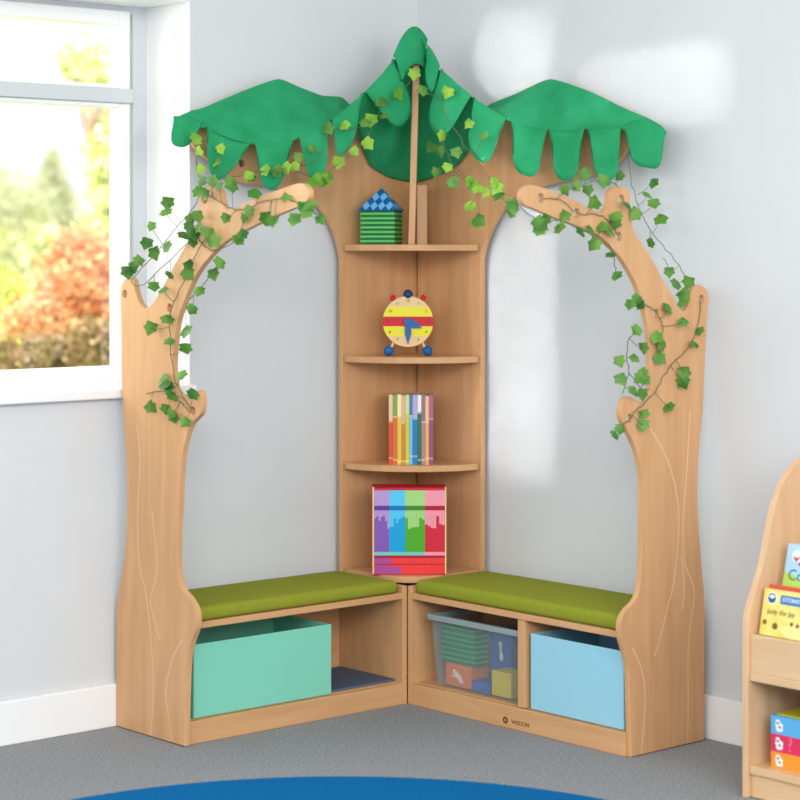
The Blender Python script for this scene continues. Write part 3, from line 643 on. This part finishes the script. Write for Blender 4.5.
def toy(name, label, cat, x0, x1, zlo, zhi, dep, col, grp=None, back=0):
    c_ = mat(name+'_paint', s2l(*col), .5)
    return solo(MB().box((uf-back-dep, at_u(x0, 660, uf-back).y, zlo), (uf-back, min(dv0-.02, at_u(x1, 660, uf-back).y), zhi)).build(name, c_, bevel=.002), label, cat, grp)
ob = MB(); obm = mat('toy_orange', s2l(236, 122, 66), .5); wht = mat('toy_white', s2l(236, 226, 210), .5)
zo = .128
y0_, y1_ = vb(445.5), vb(471)
o = thing('toy_block', 'orange toy block with a pale figure in the clear bin', 'toy', (uf-.03, (y0_+y1_)/2, z0), 'toys in the clear bin')
MB().box((uf-.07, y0_, z0), (uf, y1_, zo), None).build('block', obm, o, bevel=.002)
m = MB(); Mf = frame(Vector((uf+.0005, (y0_+y1_)/2, (z0+zo)/2)), (0, 1, 0), (0, 0, 1))
for k, (a, b, r) in enumerate(((-.014, .010, .007), (-.004, .002, .009), (.008, -.007, .009), (.016, -.014, .006), (-.018, -.002, .004))): m.prism(circ(a, b, r, 14), 0, .0006+.0001*k, Mf)
m.build('printed_figure', wht, o)
# stacked green cups
for k in range(7):
    zz = zo+.0006+k*.0145
    m = MB(); e = .0
    m.box((uf-.052, vb(441.5), zz), (uf-.004, vb(474), zz+.0095)); m.mi = 1; m.box((uf-.054, vb(441), zz+.0095), (uf-.002, vb(474.6), zz+.0140))
    wh = ['lowest', 'second from the bottom', 'third from the bottom', 'middle one', 'third from the top', 'second from the top', 'topmost'][k]
    solo(m.build('stacking_tray', [mat('tray_green_%d' % k, s2l(20, 120, 74), .5), mat('tray_rim_%d' % k, s2l(54, 176, 112), .5)]), 'green stacking tray in the clear bin, %s of the pile' % wh, 'toy', 'green trays in the clear bin')
toy('toy_block', 'low blue toy block beside the orange block in the clear bin', 'toy', 472, 489, z0, .094, .06, (34, 96, 180), 'toys in the clear bin')
toy('toy_block', 'yellow toy block at the right end of the clear bin', 'toy', 491.5, 511, z0, .134, .06, (222, 190, 24), 'toys in the clear bin')
o = toy('toy_block', 'tall blue toy block with a white figure behind the yellow one', 'toy', 490, 511, z0, .225, .07, (28, 92, 170), 'toys in the clear bin', .062)
m = MB(); Mf = frame(Vector((uf-.0615, at_u(500.5, 650, uf-.0615).y, .172)), (0, 1, 0), (0, 0, 1))
for k, (a, b, r, r2) in enumerate(((0, .02, .0075, .0075), (.001, .005, .004, .012), (.004, -.014, .0075, .013))): m.prism(circ(a, b, r, 14, r2), 0, .0006+.0001*k, Mf)
bmx = m.build('printed_figure', wht); bmx.parent = o; bmx.data.transform(Matrix.Translation(-o.location))
# ------------------------------------------------------------------ round blue rug
pts = [at_z(72, 799, .008), at_z(335, 776, .008), at_z(605, 799, .008)]
(ax, ay), (bx_, by), (cx, cy) = [(p.x, p.y) for p in pts]
dd = 2*(ax*(by-cy)+bx_*(cy-ay)+cx*(ay-by))
ux = ((ax*ax+ay*ay)*(by-cy)+(bx_*bx_+by*by)*(cy-ay)+(cx*cx+cy*cy)*(ay-by))/dd; uy = ((ax*ax+ay*ay)*(cx-bx_)+(bx_*bx_+by*by)*(ax-cx)+(cx*cx+cy*cy)*(bx_-ax))/dd
rr_ = math.hypot(ax-ux, ay-uy); print('rug', ux, uy, rr_)
solo(MB().prism(circ(ux, uy, rr_, 128), .0, .008, None, True).build('round_rug', rug_m, bevel=.003), 'round blue rug on the grey carpet in front of the benches', 'rug')
# ------------------------------------------------------------------ low bookcase at the right
fb = at_z(742, 797, 0); UF = fb.x; V0 = fb.y; print('bookcase', UF, V0)
V1 = V0+.62; BT = at_u(747.5, 700, UF).y-V0; BT = max(.014, BT)
bc = thing('book_display', 'low pale wood book display unit with curved side at the right', 'bookcase', (UF/2, V0+.3, 0))
prof = [(742,797),(742,797),(742,700),(742,630),(743.5,612),(749,592),(757,565),(763,535),(768,510),(775,488),(785,470),(800,455),(815,448),(830,446)]
pp = [(max(WU+.016, at_v(x, y, V0).x if False else (at_v(x, y, V0)).x), max(0.001, at_v(x, y, V0).z)) for x, y in prof]
zt_ = pp[-1][1]
pp = [(x, z) for x, z in pp if x > .0]
pp += [(.0, zt_), (.0, zt_), (.0, .001), (.0, .001)]
for vv in (V0, V1):
    pl = [(p.x, p.y) for p in cr([(*p, 0) for p in pp], 4, True)]
    M = Matrix(((1, 0, 0, 0), (0, 0, 1, vv+BT/2), (0, 1, 0, 0), (0, 0, 0, 1)))
    m = MB(); m.add_mesh(curve_mesh([pl], BT, .002), M); m.build('side_panel', maple_z, bc, normals=False)
va, vz = V0+BT+.0005, V1-.0005
zl1 = at_u(748, 634, UF-.01).z; zl0 = at_u(748, 672, UF-.01).z; zs1 = zl0; zs0 = at_u(748, 680, UF-.01).z
MB().box((UF-.024, va, zl0), (UF-.01, vz, zl1)).build('book_ledge', maple_y, bc, bevel=.002)
MB().box((.012, va, zs0), (UF-.006, vz, zs1)).build('shelf', maple_y, bc, bevel=.002)
zq1 = at_u(748, 765, UF-.01).z; zq0 = at_u(748, 773, UF-.01).z
MB().box((.012, va, zq0), (UF-.006, vz, zq1)).build('shelf', maple_y, bc, bevel=.002)
MB().box((UF-.03, va, 0.001), (UF-.014, vz, zq0)).build('plinth', maple_y, bc, bevel=.002)
MB().box((.0, va, .0), (.012, vz, zt_-.02)).build('back_board', maple_y, bc)
# sloping back of the front book pocket and second ledge
print('ledge', zl0, zl1, 'shelf', zs0, zs1, zq0, zq1, zt_)
# ---- leaning books
def leaning_book(label, px_bl, px_tl, u_b, u_t, width, cover, deco):
    b = at_u(*px_bl, u_b); t = at_u(*px_tl, u_t)
    y0 = min(b.y, t.y); z0, z1 = b.z, t.z
    up_ = Vector((u_t-u_b, 0, z1-z0)); L = up_.length; ex = Vector((0, 1, 0)); ey = up_.normalized()
    M = frame(Vector((u_b, b.y, z0)), ex, ey)
    o = thing('picture_book', label, 'book', Vector((u_b, b.y+width/2, z0)), 'books on the display unit')
    m = MB(); m.box((0, 0, -.002), (width, L, 0), M); m.box((0, 0, -.014), (width, L, -.012), M); m.box((0, 0, -.012), (.002, L, -.002), M); m.build('cover', cover, o)
    MB().box((.002, .002, -.012), (width-.002, L-.002, -.002), M).build('pages', page_m, o)
    deco(o, M, width, L)
    return o
blue_d = mat('cover_blue', s2l(28, 122, 190), .4); white_d = mat('cover_white', s2l(240, 240, 236), .4); navy_d = mat('cover_navy', s2l(30, 90, 130), .4); red_d = mat('cover_red', s2l(190, 60, 80), .4); grn_d = mat('cover_leaf', s2l(172, 206, 92), .4); org_d = mat('cover_orange', s2l(236, 120, 60), .4); brn_d = mat('cover_brown', s2l(120, 96, 40), .5); pale_d = mat('cover_pale', s2l(240, 226, 150), .4)
yell = noisy('cover_yellow', s2l(240, 222, 130), s2l(234, 204, 84), 14, .4, lo=.4, hi=.6)
skyb = noisy('cover_sky', s2l(176, 212, 238), s2l(150, 200, 236), 12, .4)
def tx(m, s, size, x, y, M, z=.0006, al='LEFT'): m.add_mesh(text_mesh(s, size, al), M @ Matrix.Translation((x, y, z)))
def yd(o, M, W_, L):
    m = MB(); m.mi = 0; m.box((.05, L-.032, 0), (W_, L-.011, .0006), M); m.mi = 1; m.prism(circ(.025, L-.021, .0145, 24), 0, .0005, M); m.mi = 2; m.prism(circ(.025, L-.021, .0115, 24), 0, .0008, M)
    m.mi = 1; m.prism([(.0155, L-.018), (.025, L-.023), (.0345, L-.018), (.025, L-.012)], .0007, .0011, M); tx(m, 'STORIES', .0145, .056, L-.0215, M, .001)
    m.mi = 3; tx(m, 'Jody the Jay', .017, .016, L-.052, M)
    for x, y, r in ((.012, .03, .006), (.043, .024, .008), (.09, .034, .005), (.107, .032, .005)): m.prism(circ(x, y, r, 16), 0, .0006, M)
    m.mi = 4; m.prism([(.05, .02), (.085, .0), (W_, .0), (W_, .03), (.1, .038), (.08, .03)], 0, .0004, M)
    m.build('cover_print', [blue_d, white_d, navy_d, brn_d, pale_d], o)
def bd_(o, M, W_, L):
    m = MB(); m.mi = 1; m.prism(circ(.03, L-.028, .014, 24), 0, .0006, M); m.mi = 0; m.prism([(.0175, L-.028), (.03, L-.0425), (.0425, L-.028), (.03, L-.032)], 0, .001, M)
    m.mi = 2; tx(m, 'Coo', .036, .012, L-.074, M); m.mi = 3; m.prism([(0, .0), (W_, 0), (W_, .02), (.06, .018), (.03, .034), (0, .04)], 0, .0006, M)
    m.mi = 4; m.prism([(.045, .0), (W_, 0), (W_, .03), (.08, .024)], .0002, .0009, M)
    m.mi = 0; m.prism([(.035, .06), (.04, .064), (.085, .04), (.08, .036)], .0002, .0007, M)
    m.build('cover_print', [red_d, white_d, navy_d, grn_d, org_d], o)
u1b, u1t = UF-.028, UF-.05
leaning_book('yellow storybook with brown lettering leaning in the front pocket of the book display', (759, 634), (767, 588), u1b, u1t, .24, yell, yd)
# second pocket behind and above
z2 = at_u(778, 590, UF-.085).z
MB().box((UF-.13, va, zs1), (UF-.088, vz, z2-.002)).build('pocket_step', maple_y, bc, bevel=.002)
MB().box((UF-.087, va, zs1), (UF-.079, vz, z2+.012)).build('book_ledge', mat('ledge_red', s2l(222, 96, 84), .5), bc, bevel=.001)['label'] = 'red edged ledge'
leaning_book('light blue storybook leaning in the upper pocket of the book display', (782, 588), (788.5, 543), UF-.09, UF-.115, .22, skyb, bd_)
# ---- stacked game boxes in the lower bay
gu = UF-.035
gy = at_u(771, 740, gu).y
def gbox(z0_, z1_, col, label, q):
    o = thing('game_box', label, 'box', (gu-.07, gy+.12, z0_), 'stacked game boxes')
    m = MB(); m.mi = 3; m.box((gu-.18, gy, z0_), (gu, gy+.26, z1_)); h_ = (z1_-z0_); Mf = frame(Vector((gu, gy, z0_)), (0, 1, 0), (0, 0, 1))
    for k, (a, b, r) in enumerate(((.02, .7, .006), (.028, .5, .007), (.022, .3, .007), (.03, .28, .005), (.017, .5, .004))):
        m.mi = 0; m.prism(circ(a, b*h_, r, 12), 0, .0006+.0001*k, Mf)
    m.mi = 1
    for a, b in ((.021, .62), (.026, .4)): m.prism(circ(a, b*h_, .003, 10), 0, .0014, Mf)
    if q:
        m.mi = 2
        for j in range(4): m.add_mesh(text_mesh('?', .046), Mf @ Matrix.Translation((.056+.036*j, h_*.5, .0006)))
    m.build('box_body', [white_d, navy_d, mat('game_pink', s2l(240, 110, 150), .5), mat('game_'+label.split()[0], s2l(*col), .45)], o)
zz = [at_u(771, y, gu).z for y in (764, 748.5, 730.5, 711)]
z_s = zq1+.0003
hh_ = (zz[3]-zz[0])/3
gbox(z_s, z_s+hh_*.93, (240, 150, 52), 'orange game box at the bottom of the stack in the book display', False)
gbox(z_s+hh_*.935, z_s+hh_*1.93, (218, 52, 92), 'red game box with question marks in the middle of the stack', True)
gbox(z_s+hh_*1.935, z_s+hh_*2.95, (92, 172, 226), 'blue game box on top of the stack in the book display', False)
tz = z_s+hh_*2.955
solo(MB().box((gu-.17, gy+.008, tz), (gu-.01, gy+.25, tz+.004)).build('folder', mat('olive_card', s2l(176, 172, 40), .5), bevel=.001), 'olive yellow card lying on the blue game box', 'card')
solo(MB().prism(circ(gu-.07, gy+.08, .035, 24), tz+.0045, tz+.013).build('dark_disc', mat('dark_plastic', s2l(40, 44, 46), .5), bevel=.002), 'dark round piece lying on the olive card', 'toy')
for o in bpy.data.objects:
    if '_loc' in o: del o['_loc']
